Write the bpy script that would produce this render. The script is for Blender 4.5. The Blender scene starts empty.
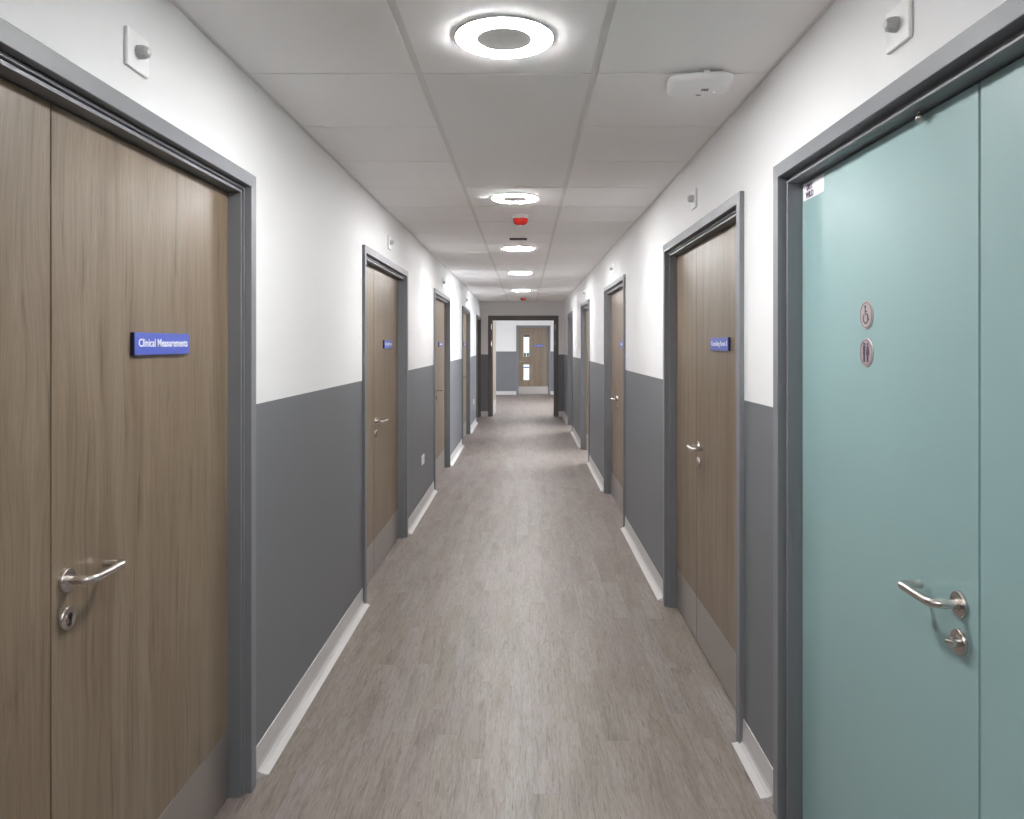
import bpy, bmesh, math, random
from mathutils import Vector, Matrix

PI = math.pi
sc = bpy.context.scene
random.seed(7)

# ------------------------------------------------------------------ camera, world, exposure
cam_d = bpy.data.cameras.new('camera')
cam = bpy.data.objects.new('camera', cam_d)
sc.collection.objects.link(cam)
cam.location = (0, 0, 1.532)
cam.rotation_euler = (PI / 2, 0, 0)
cam_d.sensor_width = 36
cam_d.lens = 36 * 733 / 1024
cam_d.shift_x = -13 / 1024
cam_d.shift_y = -65 / 1024
cam_d.clip_start = 0.05
sc.camera = cam

world = bpy.data.worlds.new('overcast_sky')
sc.world = world
world.use_nodes = True
bg = world.node_tree.nodes['Background']
bg.inputs['Color'].default_value = (0.90, 0.95, 1.0, 1)
bg.inputs['Strength'].default_value = 7.5

sc.view_settings.view_transform = 'Standard'
sc.view_settings.look = 'None'
sc.view_settings.gamma = 1
sc.view_settings.use_curve_mapping = False
sc.view_settings.exposure = 2.42
sc.cycles.max_bounces = 14
sc.cycles.diffuse_bounces = 10
sc.cycles.glossy_bounces = 4
sc.cycles.sample_clamp_indirect = 6
sc.cycles.caustics_reflective = False
sc.cycles.caustics_refractive = False
sc.cycles.use_denoising = True

LAMP = 40.0            # radiance of the ring lamps
XL, XR = 0.951, 0.832  # distance of the two corridor walls from the camera line
CZ = 2.452             # ceiling height
HC = 2.047             # clear height of the door openings
DADO = 1.321
YB, YE = -3.6, 15.6    # back and end of the corridor
WT = 0.15              # wall thickness
UO = 0.068             # outer edge of the architrave beyond the clear opening

# ------------------------------------------------------------------ materials
def mat(name, col, rough=0.5, metal=0.0, spec=0.5, bump=0.0, bscale=200.0, emit=0.0):
    m = bpy.data.materials.new(name)
    m.use_nodes = True
    nt = m.node_tree
    b = nt.nodes['Principled BSDF']
    b.inputs['Base Color'].default_value = (*col, 1)
    b.inputs['Roughness'].default_value = rough
    b.inputs['Metallic'].default_value = metal
    b.inputs['Specular IOR Level'].default_value = spec
    if emit:
        b.inputs['Emission Color'].default_value = (*col, 1)
        b.inputs['Emission Strength'].default_value = emit
    if bump:
        tc = nt.nodes.new('ShaderNodeTexCoord')
        n = nt.nodes.new('ShaderNodeTexNoise'); n.inputs['Scale'].default_value = bscale
        n.inputs['Detail'].default_value = 3
        bp = nt.nodes.new('ShaderNodeBump'); bp.inputs['Strength'].default_value = bump
        bp.inputs['Distance'].default_value = 0.002
        nt.links.new(tc.outputs['Object'], n.inputs['Vector'])
        nt.links.new(n.outputs['Fac'], bp.inputs['Height'])
        nt.links.new(bp.outputs['Normal'], b.inputs['Normal'])
    return m

def ramp(nt, fac, stops):
    r = nt.nodes.new('ShaderNodeValToRGB')
    e = r.color_ramp.elements
    e[0].position, e[0].color = stops[0][0], (*stops[0][1], 1)
    e[1].position, e[1].color = stops[-1][0], (*stops[-1][1], 1)
    for p, c in stops[1:-1]:
        k = e.new(p); k.color = (*c, 1)
    nt.links.new(fac, r.inputs['Fac'])
    return r.outputs['Color']

def vec_scaled(nt, src, s):
    v = nt.nodes.new('ShaderNodeVectorMath'); v.operation = 'MULTIPLY'
    v.inputs[1].default_value = s
    nt.links.new(src, v.inputs[0])
    return v.outputs[0]

def mixc(nt, fac, a, b, mode='MIX'):
    m = nt.nodes.new('ShaderNodeMix'); m.data_type = 'RGBA'; m.blend_type = mode
    if isinstance(fac, float): m.inputs[0].default_value = fac
    else: nt.links.new(fac, m.inputs[0])
    for i, x in ((6, a), (7, b)):
        if isinstance(x, tuple): m.inputs[i].default_value = (*x, 1)
        else: nt.links.new(x, m.inputs[i])
    return m.outputs[2]

def wood_laminate():
    m = bpy.data.materials.new('wood_laminate'); m.use_nodes = True
    nt = m.node_tree; N = nt.nodes; L = nt.links
    b = N['Principled BSDF']
    tc = N.new('ShaderNodeTexCoord'); oi = N.new('ShaderNodeObjectInfo')
    add = N.new('ShaderNodeVectorMath'); add.operation = 'ADD'
    sc3 = N.new('ShaderNodeVectorMath'); sc3.operation = 'SCALE'; sc3.inputs[0].default_value = (7, 13, 5)
    L.new(oi.outputs['Random'], sc3.inputs['Scale'])
    L.new(tc.outputs['Object'], add.inputs[0]); L.new(sc3.outputs[0], add.inputs[1])
    wz = N.new('ShaderNodeTexNoise'); wz.inputs['Scale'].default_value = 1.0; wz.inputs['Detail'].default_value = 1
    L.new(vec_scaled(nt, add.outputs[0], (5, 5, 1.9)), wz.inputs['Vector'])
    wa = N.new('ShaderNodeVectorMath'); wa.operation = 'MULTIPLY_ADD'; wa.inputs[1].default_value = (.085, .085, 0)
    L.new(wz.outputs['Color'], wa.inputs[0]); L.new(add.outputs[0], wa.inputs[2])
    P = wa.outputs[0]
    def noise(v, scale, detail=4, rough=0.55, dist=0.0):
        n = N.new('ShaderNodeTexNoise')
        n.inputs['Scale'].default_value = scale; n.inputs['Detail'].default_value = detail
        n.inputs['Roughness'].default_value = rough; n.inputs['Distortion'].default_value = dist
        L.new(v, n.inputs['Vector']); return n.outputs['Fac']
    broad = noise(vec_scaled(nt, P, (13, 13, 0.5)), 1.0, 3, 0.5, 0.3)
    mid = noise(vec_scaled(nt, P, (48, 48, 1.5)), 1.0, 4, 0.6, 0.25)
    fine = noise(vec_scaled(nt, P, (230, 230, 5.0)), 1.0, 3, 0.6)
    c = ramp(nt, broad, [(0.34, (0.190, 0.138, 0.091)), (0.5, (0.213, 0.160, 0.110)), (0.68, (0.243, 0.189, 0.137))])
    c2 = ramp(nt, mid, [(0.28, (0.58, 0.54, 0.50)), (0.40, (0.90, 0.885, 0.87)), (0.52, (1.0, 1.0, 1.0)), (0.72, (1.10, 1.11, 1.13))])
    c3 = ramp(nt, fine, [(0.3, (0.83, 0.82, 0.80)), (0.55, (1.0, 1.0, 1.0)), (0.75, (1.06, 1.06, 1.07))])
    col = mixc(nt, 1.0, mixc(nt, 1.0, c, c2, 'MULTIPLY'), c3, 'MULTIPLY')
    L.new(col, b.inputs['Base Color'])
    b.inputs['Roughness'].default_value = 0.38
    bp = N.new('ShaderNodeBump'); bp.inputs['Strength'].default_value = 0.12; bp.inputs['Distance'].default_value = 0.001
    L.new(fine, bp.inputs['Height']); L.new(bp.outputs['Normal'], b.inputs['Normal'])
    return m

def vinyl_floor():
    m = bpy.data.materials.new('vinyl_plank_floor'); m.use_nodes = True
    nt = m.node_tree; N = nt.nodes; L = nt.links
    b = N['Principled BSDF']
    tc = N.new('ShaderNodeTexCoord')
    P = tc.outputs['Object']
    sep = N.new('ShaderNodeSeparateXYZ'); L.new(P, sep.inputs[0])
    def mt(op, x, y=None, z=None):
        k = N.new('ShaderNodeMath'); k.operation = op
        for i, q in enumerate((x, y, z)):
            if q is None: continue
            if isinstance(q, (int, float)): k.inputs[i].default_value = q
            else: L.new(q, k.inputs[i])
        return k.outputs[0]
    W, LN = 0.094, 0.62
    xr = mt('DIVIDE', mt('ADD', sep.outputs['X'], 10.03), W); row = mt('FLOOR', xr)
    wn = N.new('ShaderNodeTexWhiteNoise'); wn.noise_dimensions = '1D'; L.new(row, wn.inputs['W'])
    yr = mt('ADD', mt('DIVIDE', mt('ADD', sep.outputs['Y'], 20.0), LN), wn.outputs['Value']); col_ = mt('FLOOR', yr)
    wn2 = N.new('ShaderNodeTexWhiteNoise'); wn2.noise_dimensions = '2D'
    cc = N.new('ShaderNodeCombineXYZ'); L.new(row, cc.inputs['X']); L.new(col_, cc.inputs['Y']); L.new(cc.outputs[0], wn2.inputs['Vector'])
    RND = wn2.outputs['Value']
    fx = mt('MULTIPLY', mt('PINGPONG', xr, 0.5), W); fy = mt('MULTIPLY', mt('PINGPONG', yr, 0.5), LN)
    SEAM = mt('DIVIDE', mt('MINIMUM', fx, fy), 0.0016)
    # every plank gets its own piece of grain
    off = N.new('ShaderNodeVectorMath'); off.operation = 'SCALE'; off.inputs[0].default_value = (31, 17, 0)
    L.new(RND, off.inputs['Scale'])
    add = N.new('ShaderNodeVectorMath'); add.operation = 'ADD'
    L.new(P, add.inputs[0]); L.new(off.outputs[0], add.inputs[1])
    Q = add.outputs[0]
    def noise(v, scale, detail=4, rough=0.55, dist=0.0):
        n = N.new('ShaderNodeTexNoise')
        n.inputs['Scale'].default_value = scale; n.inputs['Detail'].default_value = detail
        n.inputs['Roughness'].default_value = rough; n.inputs['Distortion'].default_value = dist
        L.new(v, n.inputs['Vector']); return n.outputs['Fac']
    broad = noise(vec_scaled(nt, Q, (11, 1.6, 1)), 1.0, 3, 0.5, 0.6)
    grain = noise(vec_scaled(nt, Q, (85, 6.0, 1)), 1.0, 5, 0.68, 1.6)
    fine = noise(vec_scaled(nt, Q, (380, 26, 1)), 1.0, 3, 0.6, 0.2)
    base = ramp(nt, RND, [(0.0, (0.218, 0.186, 0.158)), (0.3, (0.241, 0.206, 0.181)), (0.5, (0.225, 0.185, 0.171)), (0.75, (0.252, 0.214, 0.200)), (1.0, (0.246, 0.220, 0.199))])
    c1 = ramp(nt, broad, [(0.3, (0.80, 0.79, 0.77)), (0.5, (1, 1, 1)), (0.7, (1.10, 1.10, 1.12))])
    c2 = ramp(nt, grain, [(0.28, (0.46, 0.42, 0.40)), (0.40, (0.82, 0.80, 0.78)), (0.50, (1.0, 1.0, 1.0)), (0.68, (1.20, 1.21, 1.22))])
    c3 = ramp(nt, fine, [(0.32, (0.82, 0.81, 0.80)), (0.52, (1, 1, 1)), (0.74, (1.08, 1.08, 1.08))])
    col = mixc(nt, 1.0, mixc(nt, 1.0, mixc(nt, 1.0, base, c1, 'MULTIPLY'), c2, 'MULTIPLY'), c3, 'MULTIPLY')
    sm = ramp(nt, SEAM, [(0.0, (0.82, 0.80, 0.79)), (1.0, (1, 1, 1))])
    col = mixc(nt, 1.0, col, sm, 'MULTIPLY')
    L.new(col, b.inputs['Base Color'])
    b.inputs['Roughness'].default_value = 0.42
    b.inputs['Specular IOR Level'].default_value = 0.5
    bp = N.new('ShaderNodeBump'); bp.inputs['Strength'].default_value = 0.15; bp.inputs['Distance'].default_value = 0.001
    L.new(grain, bp.inputs['Height']); L.new(bp.outputs['Normal'], b.inputs['Normal'])
    return m

WOOD = wood_laminate()
VINYL = vinyl_floor()
WHITE = mat('white_wall_paint', (0.76, 0.76, 0.765), 0.6, bump=0.08, bscale=350)
GREY = mat('grey_dado_paint', (0.158, 0.162, 0.177), 0.5, bump=0.08, bscale=350)
FRAME = mat('grey_gloss_paint', (0.200, 0.206, 0.224), 0.46)
SHADEDFRAME = mat('shaded_frame_paint', (0.125, 0.108, 0.108), 0.5)  # frame grey with the shade of the corridor end put into its colour
TILE = mat('ceiling_tile', (0.93, 0.92, 0.92), 0.85, bump=0.15, bscale=500)
GRID = mat('ceiling_grid', (0.80, 0.79, 0.785), 0.6)
PANEL = mat('ceiling_access_panel', (0.88, 0.875, 0.875), 0.6)
SKIRT = mat('pale_grey_skirting', (0.57, 0.555, 0.55), 0.45)
TEAL = mat('teal_laminate', (0.272, 0.412, 0.415), 0.42)
STEEL = mat('satin_stainless_steel', (0.62, 0.58, 0.55), 0.27, metal=1.0)
KICK = mat('brushed_steel_plate', (0.42, 0.39, 0.37), 0.38, metal=0.85)
PLASTIC = mat('white_plastic', (0.88, 0.88, 0.88), 0.35)
GREYPL = mat('grey_translucent_plastic', (0.50, 0.51, 0.52), 0.3)
BLUE = mat('blue_sign_face', (0.075, 0.115, 0.50), 0.35)
NAVY = mat('dark_sign_edge', (0.008, 0.010, 0.03), 0.4)
INK = mat('white_lettering', (0.85, 0.87, 0.95), 0.5)
DARKINK = mat('dark_print', (0.10, 0.05, 0.11), 0.5)
PAPER = mat('white_label_paper', (0.82, 0.80, 0.86), 0.5)
BLACK = mat('black_plastic', (0.012, 0.012, 0.013), 0.4)
DGREY = mat('dark_grey_metal', (0.06, 0.055, 0.06), 0.5)
RED = mat('red_beacon_lens', (0.62, 0.025, 0.015), 0.18)
LED = mat('ring_diffuser', (1.0, 0.998, 0.995), 0.4, emit=LAMP)
STATUS = mat('status_light', (0.9, 0.97, 1.0), 0.4, emit=0.6)
GLASS = mat('clear_glass', (0.028, 0.030, 0.0285), 0.03)
GLASS.node_tree.nodes['Principled BSDF'].inputs['Transmission Weight'].default_value = 1.0
GLASS.node_tree.nodes['Principled BSDF'].inputs['IOR'].default_value = 1.01
ROSE = mat('brushed_nickel_disc', (0.52, 0.46, 0.46), 0.42, metal=0.6)

# ------------------------------------------------------------------ mesh helpers
class MB:
    def __init__(s): s.v = []; s.f = []; s.m = []
    def poly(s, pts, mi=0):
        i = len(s.v); s.v += [tuple(p) for p in pts]; s.f.append(tuple(range(i, i + len(pts)))); s.m.append(mi)
    def box(s, x0, x1, y0, y1, z0, z1, mi=0):
        i = len(s.v)
        s.v += [(x, y, z) for z in (z0, z1) for y in (y0, y1) for x in (x0, x1)]
        for q in ((0, 2, 3, 1), (4, 5, 7, 6), (0, 1, 5, 4), (2, 6, 7, 3), (0, 4, 6, 2), (1, 3, 7, 5)):
            s.f.append(tuple(i + k for k in q)); s.m.append(mi)
    def rings(s, rings, mi=0, closed=True, cap=True):
        n = len(rings[0]); i = len(s.v)
        for r in rings: s.v += [tuple(p) for p in r]
        for a in range(len(rings) - 1):
            for b in range(n if closed else n - 1):
                c = (b + 1) % n
                s.f.append((i + a * n + b, i + a * n + c, i + (a + 1) * n + c, i + (a + 1) * n + b)); s.m.append(mi)
        if cap:
            s.f.append(tuple(i + k for k in range(n))); s.m.append(mi)
            o = i + (len(rings) - 1) * n
            s.f.append(tuple(o + k for k in range(n))); s.m.append(mi)
    def tube(s, pts, r, n=16, mi=0):
        pts = [Vector(p) for p in pts]; rings = []
        up = None
        for k, p in enumerate(pts):
            t = (pts[min(k + 1, len(pts) - 1)] - pts[max(k - 1, 0)]).normalized()
            if up is None:
                up = t.orthogonal().normalized()
            up = (up - t * up.dot(t)).normalized(); w = t.cross(up)
            rings.append([p + (up * math.cos(a) + w * math.sin(a)) * r for a in [2 * PI * j / n for j in range(n)]])
        s.rings(rings, mi)
    def lathe(s, prof, o, axis, n=48, mi=0, closed=False):
        """prof: list of (radius, height) along axis from o"""
        ax = Vector(axis).normalized(); u = ax.orthogonal().normalized(); w = ax.cross(u); o = Vector(o)
        rings = [[o + ax * h + (u * math.cos(a) + w * math.sin(a)) * r for a in [2 * PI * j / n for j in range(n)]] for r, h in prof]
        if closed:
            rings.append(rings[0]); s.rings(rings, mi, cap=False)
        else:
            s.rings(rings, mi)
    def build(s, name, mats, parent=None, loc=(0, 0, 0), bevel=0.0, smooth=False, seg=2, **props):
        me = bpy.data.meshes.new(name)
        base = Vector(loc)
        me.from_pydata([tuple(Vector(p) - base) for p in s.v], [], s.f)
        if not isinstance(mats, (list, tuple)): mats = [mats]
        for m in mats: me.materials.append(m)
        me.polygons.foreach_set('material_index', s.m)
        bm = bmesh.new(); bm.from_mesh(me)
        bmesh.ops.remove_doubles(bm, verts=bm.verts, dist=1e-6)
        bmesh.ops.recalc_face_normals(bm, faces=bm.faces)
        bm.to_mesh(me); bm.free()
        if smooth:
            me.polygons.foreach_set('use_smooth', [True] * len(me.polygons))
            me.set_sharp_from_angle(angle=math.radians(38))
        me.update()
        o = bpy.data.objects.new(name, me); sc.collection.objects.link(o)
        if parent is not None:
            o.parent = parent
            # geometry stays where it was written (world metres)
            o.location = base - parent_world(parent)
        else:
            o.location = base
        if bevel:
            bv = o.modifiers.new('bevel', 'BEVEL'); bv.width = bevel; bv.segments = seg
            bv.limit_method = 'ANGLE'; bv.angle_limit = math.radians(40); bv.harden_normals = False
        for k, v in props.items(): o[k] = v
        return o

def parent_world(o):
    p = Vector((0, 0, 0))
    while o is not None:
        p += o.location; o = o.parent
    return p

def empty(name, loc, **props):
    o = bpy.data.objects.new(name, None); sc.collection.objects.link(o); o.location = loc
    o.empty_display_size = 0.1
    for k, v in props.items(): o[k] = v
    return o

def copy_tree(o, delta, parent=None):
    c = o.copy(); sc.collection.objects.link(c)
    if parent is None: c.location = Vector(o.location) + Vector(delta)
    else: c.parent = parent
    for ch in list(o.children): copy_tree(ch, delta, c)
    return c

def text_mesh(name, body, size, width, org, ex, ey, m, parent, extrude=0.0006, align='LEFT', bold=0.0):
    """flat lettering: org = lower left of the baseline, ex reading direction, ey up"""
    cu = bpy.data.curves.new(name, 'FONT'); cu.body = body; cu.size = size; cu.extrude = extrude
    cu.offset = bold; cu.resolution_u = 3
    t = bpy.data.objects.new(name, cu); sc.collection.objects.link(t)
    bpy.context.view_layer.update()
    dg = bpy.context.evaluated_depsgraph_get()
    me = bpy.data.meshes.new_from_object(t.evaluated_get(dg))
    bpy.data.objects.remove(t); bpy.data.curves.remove(cu)
    xs = [v.co.x for v in me.vertices]; x0, x1 = min(xs), max(xs)
    k = width / (x1 - x0) if width else 1.0
    ex, ey = Vector(ex), Vector(ey); ez = ex.cross(ey); org = Vector(org)
    pw = parent_world(parent)
    for v in me.vertices:
        v.co = org + ex * ((v.co.x - x0) * k) + ey * v.co.y + ez * v.co.z - pw
    me.name = name; me.materials.clear(); me.materials.append(m); me.update()
    o = bpy.data.objects.new(name, me); sc.collection.objects.link(o); o.parent = parent
    return o

# side mapping: side -1 = the wall on negative x, +1 the other; s = distance out of the wall into the corridor
def SX(side, s): return side * ((XL if side < 0 else XR) - s)

def sbox(mb, side, s0, s1, y0, y1, z0, z1, mi=0):
    a, b = SX(side, s0), SX(side, s1)
    mb.box(min(a, b), max(a, b), y0, y1, z0, z1, mi)

# ------------------------------------------------------------------ floor, walls, ceiling
f = MB(); f.box(-4.2, 4.2, YB - .3, 26.0, -0.12, 0.0)
f.build('floor', VINYL, kind='structure')

# clear openings (y0, y1, kind, seam y, main leaf far side?)
DL = [(1.035, 2.478, 'closed', 1.551, True), (4.347, 5.790, 'closed', 4.860, True), (7.690, 9.115, 'closed', 8.190, True),
      (11.12, 12.50, 'closed', 11.58, True), (14.36, 15.49, 'closed', 14.60, True)]
DR = [(0.900, 2.339, 'closed', 1.426, True), (2.850, 4.262, 'closed', 3.775, False), (6.135, 7.520, 'closed', 7.060, False),
      (9.490, 10.670, 'open', 0, True), (12.80, 13.96, 'open', 0, True)]

def corridor_wall(side, doors, name):
    mb = MB(); y = YB
    def seg(a, b, z0=0.0, z1=CZ + .03, s0=-WT, s1=0.0):
        if z0 < DADO: sbox(mb, side, s0, s1, a, b, z0, min(DADO, z1), 1)
        if z1 > DADO: sbox(mb, side, s0, s1, a, b, max(z0, DADO), z1, 0)
    for (y0, y1, k, _, _) in doors:
        a, b = y0 - .03, y1 + .03
        seg(y, a)
        seg(a, b, HC + .03)
        if k == 'closed':
            seg(a, b, 0, HC + .03, -WT, -0.13)
        y = b
    seg(y, YE + WT)
    return mb.build(name, [WHITE, GREY], kind='structure')

corridor_wall(-1, DL, 'wall_left')
corridor_wall(1, DR, 'wall_right')

# wall behind the camera
mb = MB(); mb.box(-XL - WT, XR + WT, YB - .15, YB, 0, DADO, 1); mb.box(-XL - WT, XR + WT, YB - .15, YB, DADO, CZ + .03, 0)
mb.build('wall_back', [WHITE, GREY], kind='structure')

# end wall with the double door opening
EX0, EX1 = -0.687, 0.613
mb = MB()
for (a, b) in ((-XL, EX0 - .03), (EX1 + .03, XR)):
    mb.box(a, b, YE, YE + WT, 0, DADO, 1); mb.box(a, b, YE, YE + WT, DADO, CZ + .03, 0)
mb.box(EX0 - .03, EX1 + .03, YE, YE + WT, HC + .03, CZ + .03, 0)
mb.build('wall_end', [WHITE, GREY], kind='structure')

# lobby beyond the double doors
YF = 22.35                       # lobby far wall
LX0, LX1 = -3.6, 2.6
FX0, FX1 = -0.200, 0.708         # far door clear opening
mb = MB()
for (a, b) in ((LX0, FX0 - .03), (FX1 + .03, LX1)):
    mb.box(a, b, YF, YF + WT, 0, DADO, 1); mb.box(a, b, YF, YF + WT, DADO, CZ + .03, 0)
mb.box(FX0 - .03, FX1 + .03, YF, YF + WT, HC + .03, CZ + .03, 0)
mb.build('wall_far', [WHITE, GREY], kind='structure')
mb = MB()
mb.box(LX0 - .15, LX0, YE, YF + WT, 0, DADO, 1); mb.box(LX0 - .15, LX0, YE, YF + WT, DADO, CZ + .03, 0)
mb.box(LX0, -XL - WT, YE, YE + WT, 0, DADO, 1); mb.box(LX0, -XL - WT, YE, YE + WT, DADO, CZ + .03, 0)
mb.build('wall_lobby_left', [WHITE, GREY], kind='structure')
WY0, WY1, WZ0, WZ1 = 16.8, 18.6, 0.3, 2.2
mb = MB()
for (a, b, z0, z1) in ((YE, WY0, 0, CZ + .03), (WY1, YF + WT, 0, CZ + .03), (WY0, WY1, 0, WZ0), (WY0, WY1, WZ1, CZ + .03)):
    mb.box(LX1, LX1 + .15, a, b, z0, z1, 0)
mb.box(XR + WT, LX1, YE, YE + WT, 0, CZ + .03, 0)
mb.build('wall_lobby_right', WHITE, kind='structure')

def side_window(name, x, y0, y1, z0, z1):
    o = empty(name, (x + .07, (y0 + y1) / 2, z0), kind='structure')
    m = MB()
    for (a, b, c, d) in ((y0, y1, z0, z0 + .05), (y0, y1, z1 - .05, z1), (y0, y0 + .05, z0 + .05, z1 - .05), (y1 - .05, y1, z0 + .05, z1 - .05),
                         ((y0 + y1) / 2 - .02, (y0 + y1) / 2 + .02, z0 + .05, z1 - .05)):
        m.box(x + .04, x + .10, a, b, c, d)
    m.build('window_frame', PLASTIC, o)
    # sky portal: guides the renderer's sky sampling through the opening
    ld = bpy.data.lights.new('sky_portal', 'AREA'); ld.shape = 'RECTANGLE'; ld.size = y1 - y0; ld.size_y = z1 - z0
    ld.cycles.is_portal = True
    lo = bpy.data.objects.new('sky_portal', ld); sc.collection.objects.link(lo)
    lo.rotation_euler = Matrix(((0, 0, 1), (-1, 0, 0), (0, -1, 0))).to_euler()
    lo.location = (x + .13, (y0 + y1) / 2, (z0 + z1) / 2)
side_window('window_1', LX1, WY0, WY1, WZ0, WZ1)

# the two side rooms whose doors stand open
def side_room(name, ya, yb, wy0, wy1, wn):
    x0, x1 = XR + WT, 3.1
    m = MB()
    m.box(x0, x1, ya - .1, ya, 0, CZ + .03); m.box(x0, x1, yb, yb + .1, 0, CZ + .03)
    z0, z1 = 0.9, 2.2
    for (a, b, c, d) in ((ya, wy0, 0, CZ + .03), (wy1, yb, 0, CZ + .03), (wy0, wy1, 0, z0), (wy0, wy1, z1, CZ + .03)):
        m.box(x1, x1 + .12, a, b, c, d)
    m.build(name, WHITE, kind='structure')
    side_window(wn, x1, wy0, wy1, z0, z1)
side_room('wall_side_room_near', 8.9, 11.6, 9.9, 11.5, 'window_2')
side_room('wall_side_room_far', 12.3, 15.2, 13.3, 14.9, 'window_3')

# ceiling: slab, then tiles hanging 6 mm below the grid
gx = [-XL, -0.359, 0.235, XR]
GB = 0.012
mb = MB(); mb.box(-4.2, 4.2, YB - .3, YF + .4, CZ + .03, CZ + .12, 1)
mb.box(-XL, XR, YB, YE, CZ + .0025, CZ + .03, 1)
mb.box(-3.6, 2.6, YE + WT, YF, CZ, CZ + .03, 0)
lights_y = [-0.21, 2.19, 4.59, 6.99, 9.39, 12.39]
k0 = int(math.floor((YB - 2.49) / .6)); lines = [2.49 + .6 * k for k in range(k0, 24)]
def tile(xa, xb, ya, yb, mi):
    i = len(mb.v); b = .003
    mb.box(xa, xb, ya, yb, CZ, CZ + .02, mi)
for c in range(3):
    xa = gx[c] + (.016 if c == 0 else GB); xb = gx[c + 1] - (.016 if c == 2 else GB)
    i = 0
    while i < len(lines) - 1:
        ya, yb = lines[i], lines[i + 1]; mi = 0; step = 1
        if c == 1 and (abs(ya - 2.49) < .01 or abs(ya - 10.29) < .01):
            yb = ya + 1.8; mi = 2; step = 3
        ya2, yb2 = max(ya, YB) + .0045, min(yb, YE) - .0045
        if yb2 - ya2 > .05: tile(xa, xb, ya2, yb2, mi)
        i += step
mb.build('ceiling', [TILE, GRID, PANEL], kind='structure')

# skirting with a splayed foot, one run between each pair of door frames
PROF = [(0.0, 0.111), (0.004, 0.111), (0.006, 0.040), (0.009, 0.028), (0.018, 0.016), (0.038, 0.0), (0.0, 0.0)]
def skirt_runs(side, doors, name):
    m = MB(); y = YB
    ends = [(d[0] - UO, d[1] + UO) for d in doors] + [(YE, YE)]
    for a, b in ends:
        if a - y > .02:
            m.rings([[(SX(side, s), yy + s, z) for s, z in PROF] for yy in (y + (.028 if y > YB else 0), a - (.04 if a >= YE else 0))])
        y = b
    m.build(name, SKIRT, kind='structure', bevel=0.0008)
skirt_runs(-1, DL, 'baseboard_left'); skirt_runs(1, DR, 'baseboard_right')
m = MB()
for a, b in ((-XL, EX0 - .10), (EX1 + .10, XR)):
    m.rings([[(x, YE - s, z) for s, z in PROF] for x in (a, b)])
m.build('baseboard_end', SKIRT, kind='structure')
m = MB()
for a, b in ((LX0, FX0 - UO), (FX1 + UO, LX1)):
    m.rings([[(x, YF - s, z) for s, z in PROF] for x in (a, b)])
m.build('baseboard_far', SKIRT, kind='structure')

# ------------------------------------------------------------------ doors
def frame_profile(uo=UO, beads=2, depth=0.125):
    if beads == 2:
        p = [(0, -depth), (0, -.0100), (.0085, -.0100), (.0085, -.0180), (.0125, -.0180), (.0125, -.0040), (.0190, -.0040), (.0190, -.0120), (.024, -.0120)]
    else:
        p = [(0, -depth), (0, -.006), (.0015, -.0045), (.0060, -.0045), (.0075, -.006), (.0075, -.020), (.024, -.020)]
    return p + [(.024, .0165), (.0255, .018), (uo - .002, .018), (uo, .016), (uo, -.001), (.031, -.001), (.031, -depth)]

def door_frame(P, a0, a1, prof, parent, name='door_frame', mat_=None):
    """P(a, s, z) -> point; a0..a1 the clear opening along the wall"""
    m = MB(); rings = []
    for (f0, f1) in ((a0, 0), (a0, 1), (a1, 1), (a1, 0)):
        sg = -1 if f0 == a0 else 1
        rings.append([P(f0 + sg * u, s, (HC + u) if f1 else 0.0) for u, s in prof])
    m.rings(rings)
    return m.build(name, mat_ or FRAME, parent)

def leaf_box(m, P, a0, a1, s0, s1, z0, z1):
    c = [P(a, s, z) for a in (a0, a1) for s in (s0, s1) for z in (z0, z1)]
    xs = [p[0] for p in c]; ys = [p[1] for p in c]; zs = [p[2] for p in c]
    m.box(min(xs), max(xs), min(ys), max(ys), min(zs), max(zs))

def arc(c, r, a0, a1, n=8):
    return [(c[0] + r * math.cos(a0 + (a1 - a0) * i / n), c[1] + r * math.sin(a0 + (a1 - a0) * i / n)) for i in range(n + 1)]

def lever(P, a, s, dirn, z, parent):
    """return-to-door lever on a round rose; a = rose centre, s = face of the leaf"""
    m = MB()
    o = Vector(P(a, s, z)); out = (Vector(P(a, s + 1, z)) - o)
    m.lathe([(.0265, 0), (.0265, .006), (.025, .008), (.012, .008), (.0115, .010)], o, out, 40)
    pts2 = [(0, .006), (0, .034)] + arc((.024, .034), .024, PI, PI / 2, 10)[1:]
    pts2 += [(.045, .0588), (.065, .0592), (.095, .0588)] + arc((.113, .047), .012, PI / 2, 0, 6) + [(.125, .012)]
    m.tube([P(a + dirn * u, s + d, z) for u, d in pts2], .0092, 18)
    return m.build('lever_handle', STEEL, parent, smooth=True)

def escutcheon(P, a, s, z, parent, thumb=False):
    m = MB(); o = Vector(P(a, s, z)); out = (Vector(P(a, s + 1, z)) - o)
    m.lathe([(.026, 0), (.026, .006), (.0245, .008), (.0115, .008), (.0115, .0095)], o, out, 40)
    if thumb:
        m.lathe([(.0095, .008), (.0095, .020), (.008, .022)], o, out, 24)
        m.tube([P(a - .014, s + .020, z + .004), P(a + .014, s + .020, z - .004)], .0042, 10)
        return m.build('thumb_turn', STEEL, parent, smooth=True)
    e = m.build('keyhole_escutcheon', STEEL, parent, smooth=True)
    k = MB(); k.lathe([(.0075, .0094), (.0075, .0105)], o + Vector((0, 0, .004)), out, 20)
    c = [P(a - .0035, s + .0094, z), P(a + .0035, s + .0105, z)]
    k.box(min(c[0][0], c[1][0]), max(c[0][0], c[1][0]), min(c[0][1], c[1][1]), max(c[0][1], c[1][1]), z - .017, z + .002)
    return e, k

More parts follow.
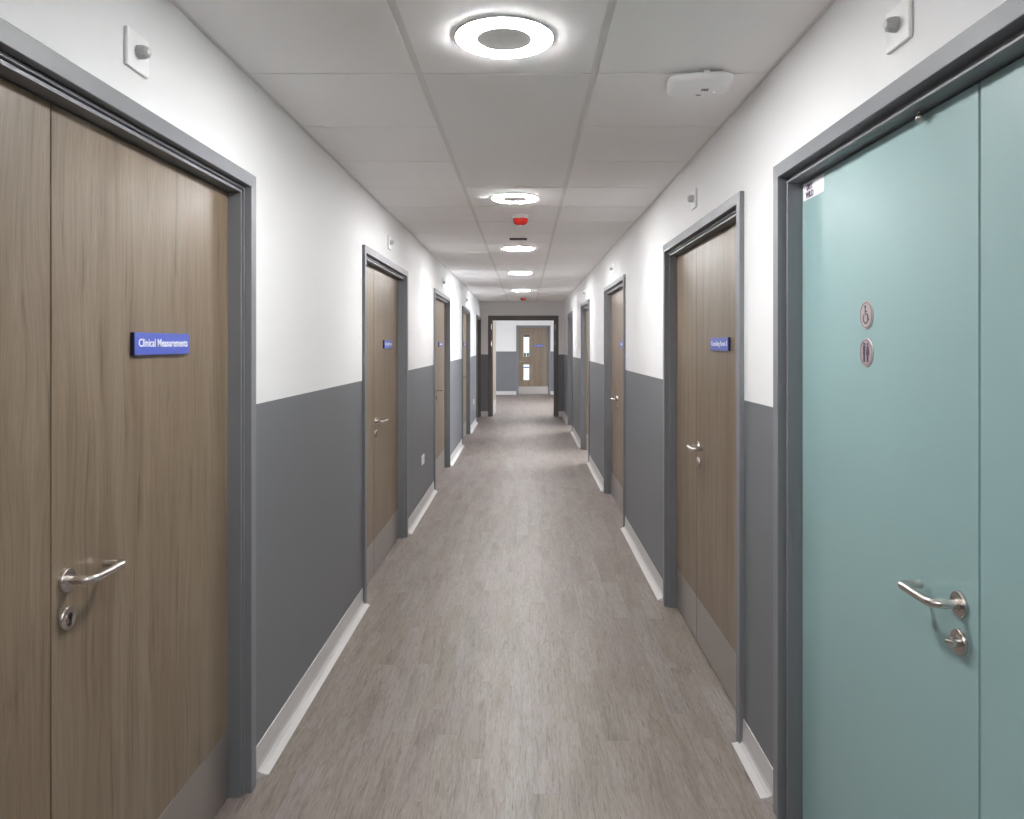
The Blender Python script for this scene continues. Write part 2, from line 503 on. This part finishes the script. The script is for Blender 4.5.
LEAF_S = -0.052; LT = 0.044
def closed_door(idx, side, y0, y1, seam, far, wood=True, hinges=True):
    def P(a, s, z): return (SX(side, s), a, z)
    D = empty('door_%d' % idx, (SX(side, 0), (y0 + y1) / 2, 0), kind='structure')
    door_frame(P, y0, y1, frame_profile(beads=2 if wood else 1), D, mat_=SHADEDFRAME if idx == 5 else FRAME)
    mm = WOOD if wood else TEAL
    g = .0022 if wood else .0032
    spans = {'main': (seam + g, y1 - g) if far else (y0 + g, seam - g), 'side': (y0 + g, seam - g) if far else (seam + g, y1 - g)}
    for nm, key in (('door_leaf', 'main'), ('side_leaf', 'side')):
        a, b = spans[key]
        m = MB(); leaf_box(m, P, a, b, LEAF_S - LT, LEAF_S, .008, HC - .004)
        L = m.build(nm, mm, D, loc=P((a + b) / 2, LEAF_S, 0), bevel=.0012)
        if wood:
            m = MB(); leaf_box(m, P, a + .003, b - .003, LEAF_S, LEAF_S + .0015, .010, .236)
            m.build('kick_plate', KICK, L, label='satin steel kick plate')
        if key == 'main':
            hy = ((a + .048) if far else (b - .048)) + (0 if wood else .010)
            lever(P, hy, LEAF_S, 1 if far else -1, 1.017 if wood else 1.005, L)
            if wood:
                e, k = escutcheon(P, hy, LEAF_S, .935, L)
                k.build('keyhole', BLACK, L)
            else:
                escutcheon(P, hy, LEAF_S, .929, L, True)
    return D

for i, d in enumerate(DL): closed_door(i + 1, -1, d[0], d[1], d[3], d[4])
closed_door(6, 1, *DR[0][:2], DR[0][3], True, wood=False)
closed_door(7, 1, *DR[1][:2], DR[1][3], DR[1][4])
closed_door(8, 1, *DR[2][:2], DR[2][3], DR[2][4])

def open_door(idx, y0, y1):
    def P(a, s, z): return (SX(1, s), a, z)
    D = empty('door_%d' % idx, (SX(1, 0), (y0 + y1) / 2, 0), kind='structure')
    door_frame(P, y0, y1, frame_profile(), D)
    w = .74
    x0 = SX(1, -.055)
    m = MB(); m.box(x0, x0 + w, y1 - .048, y1 - .004, .008, HC - .004)
    L = m.build('door_leaf', WOOD, D, loc=(x0, y1, 0), bevel=.0012)
    def Q(a, s, z): return (a, y1 - .048 - s, z)
    m = MB(); m.box(x0 + .004, x0 + w - .004, y1 - .0495, y1 - .048, .010, .236); m.build('kick_plate', KICK, L)
    lever(Q, x0 + w - .058, 0, -1, 1.012, L)
    w2 = .40
    m = MB(); m.box(SX(1, -.105), SX(1, -.105) + w2, y0 + .004, y0 + .048, .008, HC - .004)
    m.build('side_leaf', WOOD, D, loc=(x0, y0, 0), bevel=.0012)
open_door(9, *DR[3][:2]); open_door(10, *DR[4][:2])

# double doors at the corridor end
def PE(a, s, z): return (a, YE - s, z)
D = empty('door_11', ((EX0 + EX1) / 2, YE, 0), kind='structure')
door_frame(PE, EX0, EX1, frame_profile(uo=.10), D, mat_=SHADEDFRAME)
m = MB()
x0, y0 = EX0, YE + WT + .01
ca = math.radians(88.0); ux, uy = math.cos(ca), math.sin(ca)     # direction of the opened leaf
def leaf_pt(a, t): return (x0 + ux * a + uy * t, y0 + uy * a - ux * t)
def obox(m, a0, a1, t0, t1, z0, z1):
    q = [leaf_pt(a0, t0), leaf_pt(a1, t0), leaf_pt(a1, t1), leaf_pt(a0, t1)]
    m.rings([[(x, y, z) for x, y in q] for z in (z0, z1)])
obox(m, 0, .86, -.044, 0, .008, HC - .004)
L = m.build('door_leaf', WOOD, D, loc=(x0, y0, 0))
m = MB(); obox(m, .004, .856, 0, .0015, .010, .31); m.build('kick_plate', KICK, L)
for hx, sg in ((EX0, 1), (EX1, -1)):
    for hz in (1.50, 1.85):
        m = MB(); m.lathe([(.009, 0), (.009, .11)], (hx - sg * .028, YE - .021, hz), (0, 0, 1), 12); m.build('hinge', STEEL, D, smooth=True)

# far lobby door with two vision panels
def PF(a, s, z): return (a, YF - s, z)
D = empty('door_12', ((FX0 + FX1) / 2, YF, 0), kind='structure')
door_frame(PF, FX0, FX1, frame_profile(), D)
px0, px1 = -0.045, 0.130
pans = [(0.443, 0.920), (1.167, 1.835)]
m = MB(); ls0, ls1 = LEAF_S - LT, LEAF_S
zz = [.008, pans[0][0], pans[0][1], pans[1][0], pans[1][1], HC - .004]
leaf_box(m, PF, FX0 + .003, px0, ls0, ls1, zz[0], zz[5]); leaf_box(m, PF, px1, FX1 - .003, ls0, ls1, zz[0], zz[5])
for a, b in ((0, 1), (2, 3), (4, 5)): leaf_box(m, PF, px0, px1, ls0, ls1, zz[a], zz[b])
L = m.build('door_leaf', WOOD, D, loc=PF(.25, LEAF_S, 0))
m = MB(); st0, st1 = LEAF_S - LT - .03, LEAF_S - LT - .002
leaf_box(m, PF, FX0, FX0 + .02, st0, st1, 0, HC); leaf_box(m, PF, FX1 - .02, FX1, st0, st1, 0, HC)
leaf_box(m, PF, FX0 + .02, FX1 - .02, st0, st1, HC - .02, HC); leaf_box(m, PF, FX0 + .02, FX1 - .02, st0, st1, 0, .02)
m.build('door_stop', FRAME, D)
m = MB(); leaf_box(m, PF, FX0 + .006, FX1 - .006, LEAF_S, LEAF_S + .0015, .010, .250); m.build('kick_plate', KICK, L)
for z0, z1 in pans:
    m = MB(); leaf_box(m, PF, px0 - .003, px1 + .003, ls0 + .018, ls0 + .024, z0 - .003, z1 + .003); m.build('vision_panel', GLASS, L)
m = MB(); leaf_box(m, PF, px0 + .004, px1 - .004, ls1 - .02, ls1 + .004, pans[1][1] - .075, pans[1][1] - .004)
m.build('panel_bead', BLACK, L)
for q in (0, 1):
    m = MB(); xx = px0 + .012 + q * .088; leaf_box(m, PF, xx, xx + .062, ls1 - .02, ls1 + .004, pans[1][0] + .004, pans[1][0] + .11)
    m.build('panel_bead', BLACK, L)
m = MB(); leaf_box(m, PF, px0 + .004, px1 - .004, ls1 - .02, ls1 - .012, pans[0][1] - .105, pans[0][1] - .07); m.build('manifestation_strip', BLUE, L)
lever(PF, FX0 + .062, LEAF_S, 1, 1.012, L)

# ------------------------------------------------------------------ signs on the doors
def door_sign(side, y0, y1, body, label, group=True):
    s0 = LEAF_S; D = empty('door_sign', (SX(side, s0), (y0 + y1) / 2, 1.505), label=label, category='sign', group='blue room name signs on the doors')
    m = MB(); sbox(m, side, s0, s0 + .009, y0, y1, 1.505, 1.563); m.build('sign_back', NAVY, D)
    m = MB(); sbox(m, side, s0 + .009, s0 + .0115, y0, y1, 1.505, 1.563); m.build('sign_face', BLUE, D, bevel=.0006)
    w = (y1 - y0) - .03
    if side < 0:
        text_mesh('lettering', body, .0295, w, (SX(side, s0 + .0118), y0 + .018, 1.5265), (0, 1, 0), (0, 0, 1), INK, D, bold=.0004)
    else:
        text_mesh('lettering', body, .0295, w, (SX(side, s0 + .0118), y1 - .018, 1.5265), (0, -1, 0), (0, 0, 1), INK, D, bold=.0004)
door_sign(-1, 1.863, 2.164, 'Clinical Measurements', 'blue sign reading Clinical Measurements on the nearest wood door')
door_sign(-1, 5.178, 5.480, 'Consulting Room 1', 'small blue sign on the second wood door, beyond the Clinical Measurements door')
door_sign(-1, 8.485, 8.800, 'Consulting Room', 'blue sign on the wood door just past the low double socket')
door_sign(-1, 11.87, 12.18, 'Consulting Room', 'tiny dark sign on the fourth door of the Clinical Measurements wall')
door_sign(1, 3.153, 3.450, 'Consulting Room 2', 'blue sign reading Consulting Room 2 on the wood door next to the teal door')
door_sign(1, 6.445, 6.750, 'Consulting Room 3', 'blue sign on the third door along the teal door wall')
D = empty('door_sign', PF(.41, LEAF_S, 1.46), label='purple-blue sign on the far wood door with two glass panels', category='sign', group='blue room name signs on the doors')
m = MB(); leaf_box(m, PF, .275, .565, LEAF_S, LEAF_S + .009, 1.463, 1.527); m.build('sign_face', BLUE, D)
text_mesh('lettering', 'Waiting Area', .032, .24, PF(.295, LEAF_S + .0095, 1.487), (1, 0, 0), (0, 0, 1), INK, D)

# toilet pictograms on the teal door: round metal discs
def disc_sign(y, z, label, figs, nm):
    s = LEAF_S; x = SX(1, s)
    D = empty(nm, (x, y, z - .0375), label=label, category='sign', group='round pictogram discs on the teal door')
    m = MB(); m.lathe([(.0375, 0), (.0375, .0015), (.0365, .0025)], (x, y, z), (-1, 0, 0), 48)
    m.build('disc', ROSE, D)
    m = MB(); m.lathe([(.0330, .0025), (.0330, .0032), (.0318, .0032), (.0318, .0025)], (x, y, z), (-1, 0, 0), 48, closed=True)
    for fg in figs:
        if fg[0] == 'dot':
            m.lathe([(fg[3], .0025), (fg[3], .0034)], (x, y - fg[1], z + fg[2]), (-1, 0, 0), 20)
        else:
            pts = fg[1]
            m.rings([[(x - h, y - a, z + b) for a, b in pts] for h in (.0025, .0034)])
    m.build('pictogram', DARKINK, D)
def strip(pts, w):
    L_, R_ = [], []
    for i, p in enumerate(pts):
        a = Vector(pts[max(i - 1, 0)]); b = Vector(pts[min(i + 1, len(pts) - 1)]); t = (b - a).normalized(); n = Vector((-t.y, t.x))
        q = Vector(p); L_.append(tuple(q + n * w)); R_.append(tuple(q - n * w))
    return L_ + R_[::-1]
wc = [('dot', -.004, .022, .0036)]
wc += [('p', strip([(-.004, .017), (-.003, .003), (.008, .002), (.012, -.012), (.017, -.012)], .0019))]
wc += [('p', strip([(-.003, .010), (.006, .009)], .0014))]
a_ = [(-.001 + .0125 * math.cos(t), -.009 + .0125 * math.sin(t)) for t in [math.radians(v) for v in range(130, 371, 15)]]
wc += [('p', strip(a_, .0016))]
disc_sign(1.895, 1.608, 'round metal disc with a wheelchair symbol on the teal door', wc, 'wheelchair_sign')
mw = []
for cx, fem in ((-.0095, False), (.0095, True)):
    mw.append(('dot', cx, .0225, .0034))
    if fem: mw.append(('p', [(cx - .003, .018), (cx + .003, .018), (cx + .0085, -.006), (cx - .0085, -.006)]))
    else: mw.append(('p', [(cx - .0055, .018), (cx + .0055, .018), (cx + .0050, -.004), (cx - .0050, -.004)]))
    mw.append(('p', [(cx - .0042, -.004), (cx - .0008, -.004), (cx - .0008, -.024), (cx - .0042, -.024)]))
    mw.append(('p', [(cx + .0008, -.004), (cx + .0042, -.004), (cx + .0042, -.024), (cx + .0008, -.024)]))
disc_sign(1.895, 1.511, 'round metal disc with man and woman figures below the wheelchair disc', mw, 'toilet_sign')

# paper label in the top corner of the teal door
x = SX(1, LEAF_S)
D = empty('paper_label', (x, 2.245, 1.988), label='white paper label with dark print in the top corner of the teal door', category='label')
m = MB(); sbox(m, 1, LEAF_S, LEAF_S + .0006, 2.165, 2.327, 1.985, 2.037); m.build('paper', PAPER, D)
text_mesh('lettering', '· 081', .026, .060, (x - .0008, 2.315, 2.014), (0, -1, 0), (0, 0, 1), DARKINK, D, bold=.0006)
text_mesh('lettering', 'WILD', .026, .060, (x - .0008, 2.305, 1.990), (0, -1, 0), (0, 0, 1), DARKINK, D, bold=.0006)

# ball stop under the head of the teal door frame
m = MB(); n = 10
m.lathe([(.0001, -.0095)] + [(.0095 * math.cos(a), .0095 * math.sin(a)) for a in [(-80 + 16 * i) * PI / 180 for i in range(11)]] + [(.004, .0100), (.004, .019)],
        (SX(1, -.036), 1.612, 2.0305), (0, 0, 1), 24)
o = m.build('door_stop', STEEL, None, loc=(SX(1, -.036), 1.612, 2.021), smooth=True, label='small shiny metal ball stud under the teal door frame head', category='door stop')

# ------------------------------------------------------------------ indicator plates above the doors
def indicator(side, yc, z0, label, w=.100, h=.092):
    o = empty('door_indicator', (SX(side, 0), yc, z0), label=label, category='indicator', group='white indicator units above the doors')
    m = MB(); sbox(m, side, 0, .0095, yc - w / 2, yc + w / 2, z0, z0 + h); m.build('plate', PLASTIC, o, bevel=.0025)
    m = MB(); c = (SX(side, .0095), yc, z0 + h * .52)
    m.lathe([(.0180, 0), (.0180, .010), (.0155, .020), (.0100, .026), (.004, .0275)], c, (-side, 0, 0), 8)
    m.build('lens', GREYPL, o, bevel=.001)
zi = 2.197
indicator(-1, 1.787, zi, 'white indicator unit above the Clinical Measurements door')
indicator(-1, 5.12, zi, 'white indicator unit above the second wood door on the Clinical Measurements wall')
indicator(-1, 8.42, zi, 'white indicator unit above the door past the low double socket')
indicator(-1, 11.80, zi, 'small white indicator unit above the fourth door of the Clinical Measurements wall')
indicator(1, 1.622, zi - .005, 'white indicator unit above the teal door')
indicator(1, 3.59, zi, 'white indicator unit above the Consulting Room 2 door')
indicator(1, 6.88, zi, 'white indicator unit above the third door on the teal door wall')
indicator(1, 10.10, zi, 'small white indicator unit above the open door spilling daylight')

# ------------------------------------------------------------------ sockets and switch
def wall_plate(name, side, yc, zc, w, h, label, cat, kind_):
    o = empty(name, (SX(side, 0), yc, zc - h / 2), label=label, category=cat)
    m = MB(); sbox(m, side, 0, .009, yc - w / 2, yc + w / 2, zc - h / 2, zc + h / 2); m.build('face_plate', PLASTIC, o, bevel=.002)
    if kind_ == 'socket':
        for k in (-1, 1):
            yy = yc + k * w * .23
            m = MB(); sbox(m, side, .009, .0098, yy - .0025, yy + .0025, zc + .004, zc + .012)
            for q in (-1, 1): sbox(m, side, .009, .0098, yy + q * .011 - .003, yy + q * .011 + .003, zc - .014, zc - .010)
            m.build('pin_holes', BLACK, o)
            m = MB(); sbox(m, side, .009, .0125, yy - .006, yy + .006, zc + .018, zc + .036); m.build('rocker', PLASTIC, o)
    else:
        m = MB(); sbox(m, side, .009, .013, yc - .008, yc + .008, zc - .015, zc + .015); m.build('rocker', PLASTIC, o)
wall_plate('power_socket', -1, 6.80, .465, .146, .086, 'white double socket low on the grey dado between the second and third wood doors', 'socket', 'socket')
wall_plate('power_socket', -1, 13.5, .475, .146, .086, 'small white socket low on the dado near the corridor end', 'socket', 'socket')
wall_plate('light_switch', 1, 11.75, 1.50, .086, .086, 'white light switch on the wall between the two open doors', 'switch', 'switch')

# ------------------------------------------------------------------ ceiling fittings
def ring_light(y, label):
    c = (-.062, y, CZ)
    o = empty('ceiling_light', c, label=label, category='ceiling light', group='round ring lights along the ceiling')
    m = MB(); m.lathe([(.148, 0), (.148, -.0060), (.1445, -.0076), (.1445, 0)], c, (0, 0, 1), 64, closed=True); m.build('rim', PLASTIC, o, smooth=True)
    m = MB(); m.lathe([(.144, 0), (.144, -.007), (.140, -.010), (.088, -.010), (.083, -.009), (.083, 0)], c, (0, 0, 1), 64, closed=True); m.build('diffuser', LED, o)
    m = MB(); m.lathe([(.0825, 0), (.0825, -.0094), (.001, -.0094)], c, (0, 0, 1), 64); m.build('centre_disc', PLASTIC, o)
    return o
names = {2.19: 'large glowing ring light, nearest the camera, before the long plain ceiling panel',
         4.59: 'ring light just in front of the red ceiling beacon', 6.99: 'ring light just beyond the slim dark ceiling fitting',
         9.39: 'small ring light, second from the far end wall of the corridor', 12.39: 'farthest ring light, near the end wall of the corridor'}
proto = None
for y in lights_y:
    lab = names.get(y, 'ring light on the ceiling behind the camera')
    if proto is None:
        proto = ring_light(y, lab); y_p = y
    else:
        c = copy_tree(proto, (0, y - y_p, 0)); c['label'] = lab
for (lx, ly) in ((-.06, 19.5),):  # added lamp, out of view, that brightens the lobby
    c = copy_tree(proto, (lx + .062, ly - y_p, 0)); c['label'] = 'added unseen ring light on the lobby ceiling beyond the double doors'

def beacon(x, y, label):
    o = empty('alarm_beacon', (x, y, CZ), label=label, category='fire alarm', group='red fire alarm beacons on the ceiling')
    m = MB(); m.lathe([(.056, 0), (.056, -.016), (.053, -.020)], (x, y, CZ), (0, 0, 1), 36); m.build('base', PLASTIC, o, smooth=True)
    m = MB(); m.lathe([(.053, -.020), (.053, -.040), (.047, -.054), (.036, -.064), (.020, -.068)], (x, y, CZ), (0, 0, 1), 36); m.build('lens', RED, o, smooth=True)
beacon(-.033, 5.24, 'bright red fire alarm beacon on the ceiling between the second and third ring lights')
beacon(-.037, 14.25, 'small dim red fire alarm beacon at the far end of the ceiling')

m = MB(); m.box(-.133, .017, 6.33, 6.39, CZ - .012, CZ)
m.build('ceiling_sensor', DGREY, None, loc=(-.058, 6.36, CZ), bevel=.002, label='slim dark rectangular fitting on the ceiling between the red beacon and the third light', category='ceiling fitting')

# wireless access point
AX, AY = .603, 2.535
o = empty('access_point', (AX, AY, CZ), label='white rounded-square wireless access point on the ceiling near the teal door', category='access point')
def sq(r, e, z, n=64, rot=math.radians(-9)):
    out = []
    for i in range(n):
        t = 2 * PI * i / n; c, s_ = math.cos(t), math.sin(t)
        x_ = r * math.copysign(abs(c) ** (2 / e), c); y_ = r * math.copysign(abs(s_) ** (2 / e), s_)
        out.append((AX + x_ * math.cos(rot) - y_ * math.sin(rot), AY + x_ * math.sin(rot) + y_ * math.cos(rot), CZ + z))
    return out
m = MB(); m.rings([sq(.060, 6, 0), sq(.060, 6, -.016)]); m.build('mounting_plate', DGREY, o)
m = MB(); m.rings([sq(.098, 4, -.014), sq(.108, 4.2, -.018), sq(.110, 4.4, -.023), sq(.104, 4.4, -.030), sq(.094, 4.4, -.036), sq(.086, 4.4, -.0385)])
m.build('housing', PLASTIC, o, smooth=True)
m = MB(); m.box(AX - .010, AX + .010, AY - .113, AY - .100, CZ - .022, CZ - .012); m.build('latch', PLASTIC, o)
m = MB()
for k in range(3): m.box(AX + .008 + k * .0085, AX + .0135 + k * .0085, AY - .008, AY + .012, CZ - .0394, CZ - .0385)
m.build('emblem', DARKINK, o)
m = MB(); m.box(AX + .000, AX + .018, AY + .052, AY + .058, CZ - .0394, CZ - .0385); m.build('print', DARKINK, o)
m = MB(); m.lathe([(.0028, -.0385), (.0028, -.0397)], (AX + .058, AY + .028, CZ), (0, 0, 1), 16); m.build('status_light', STATUS, o)
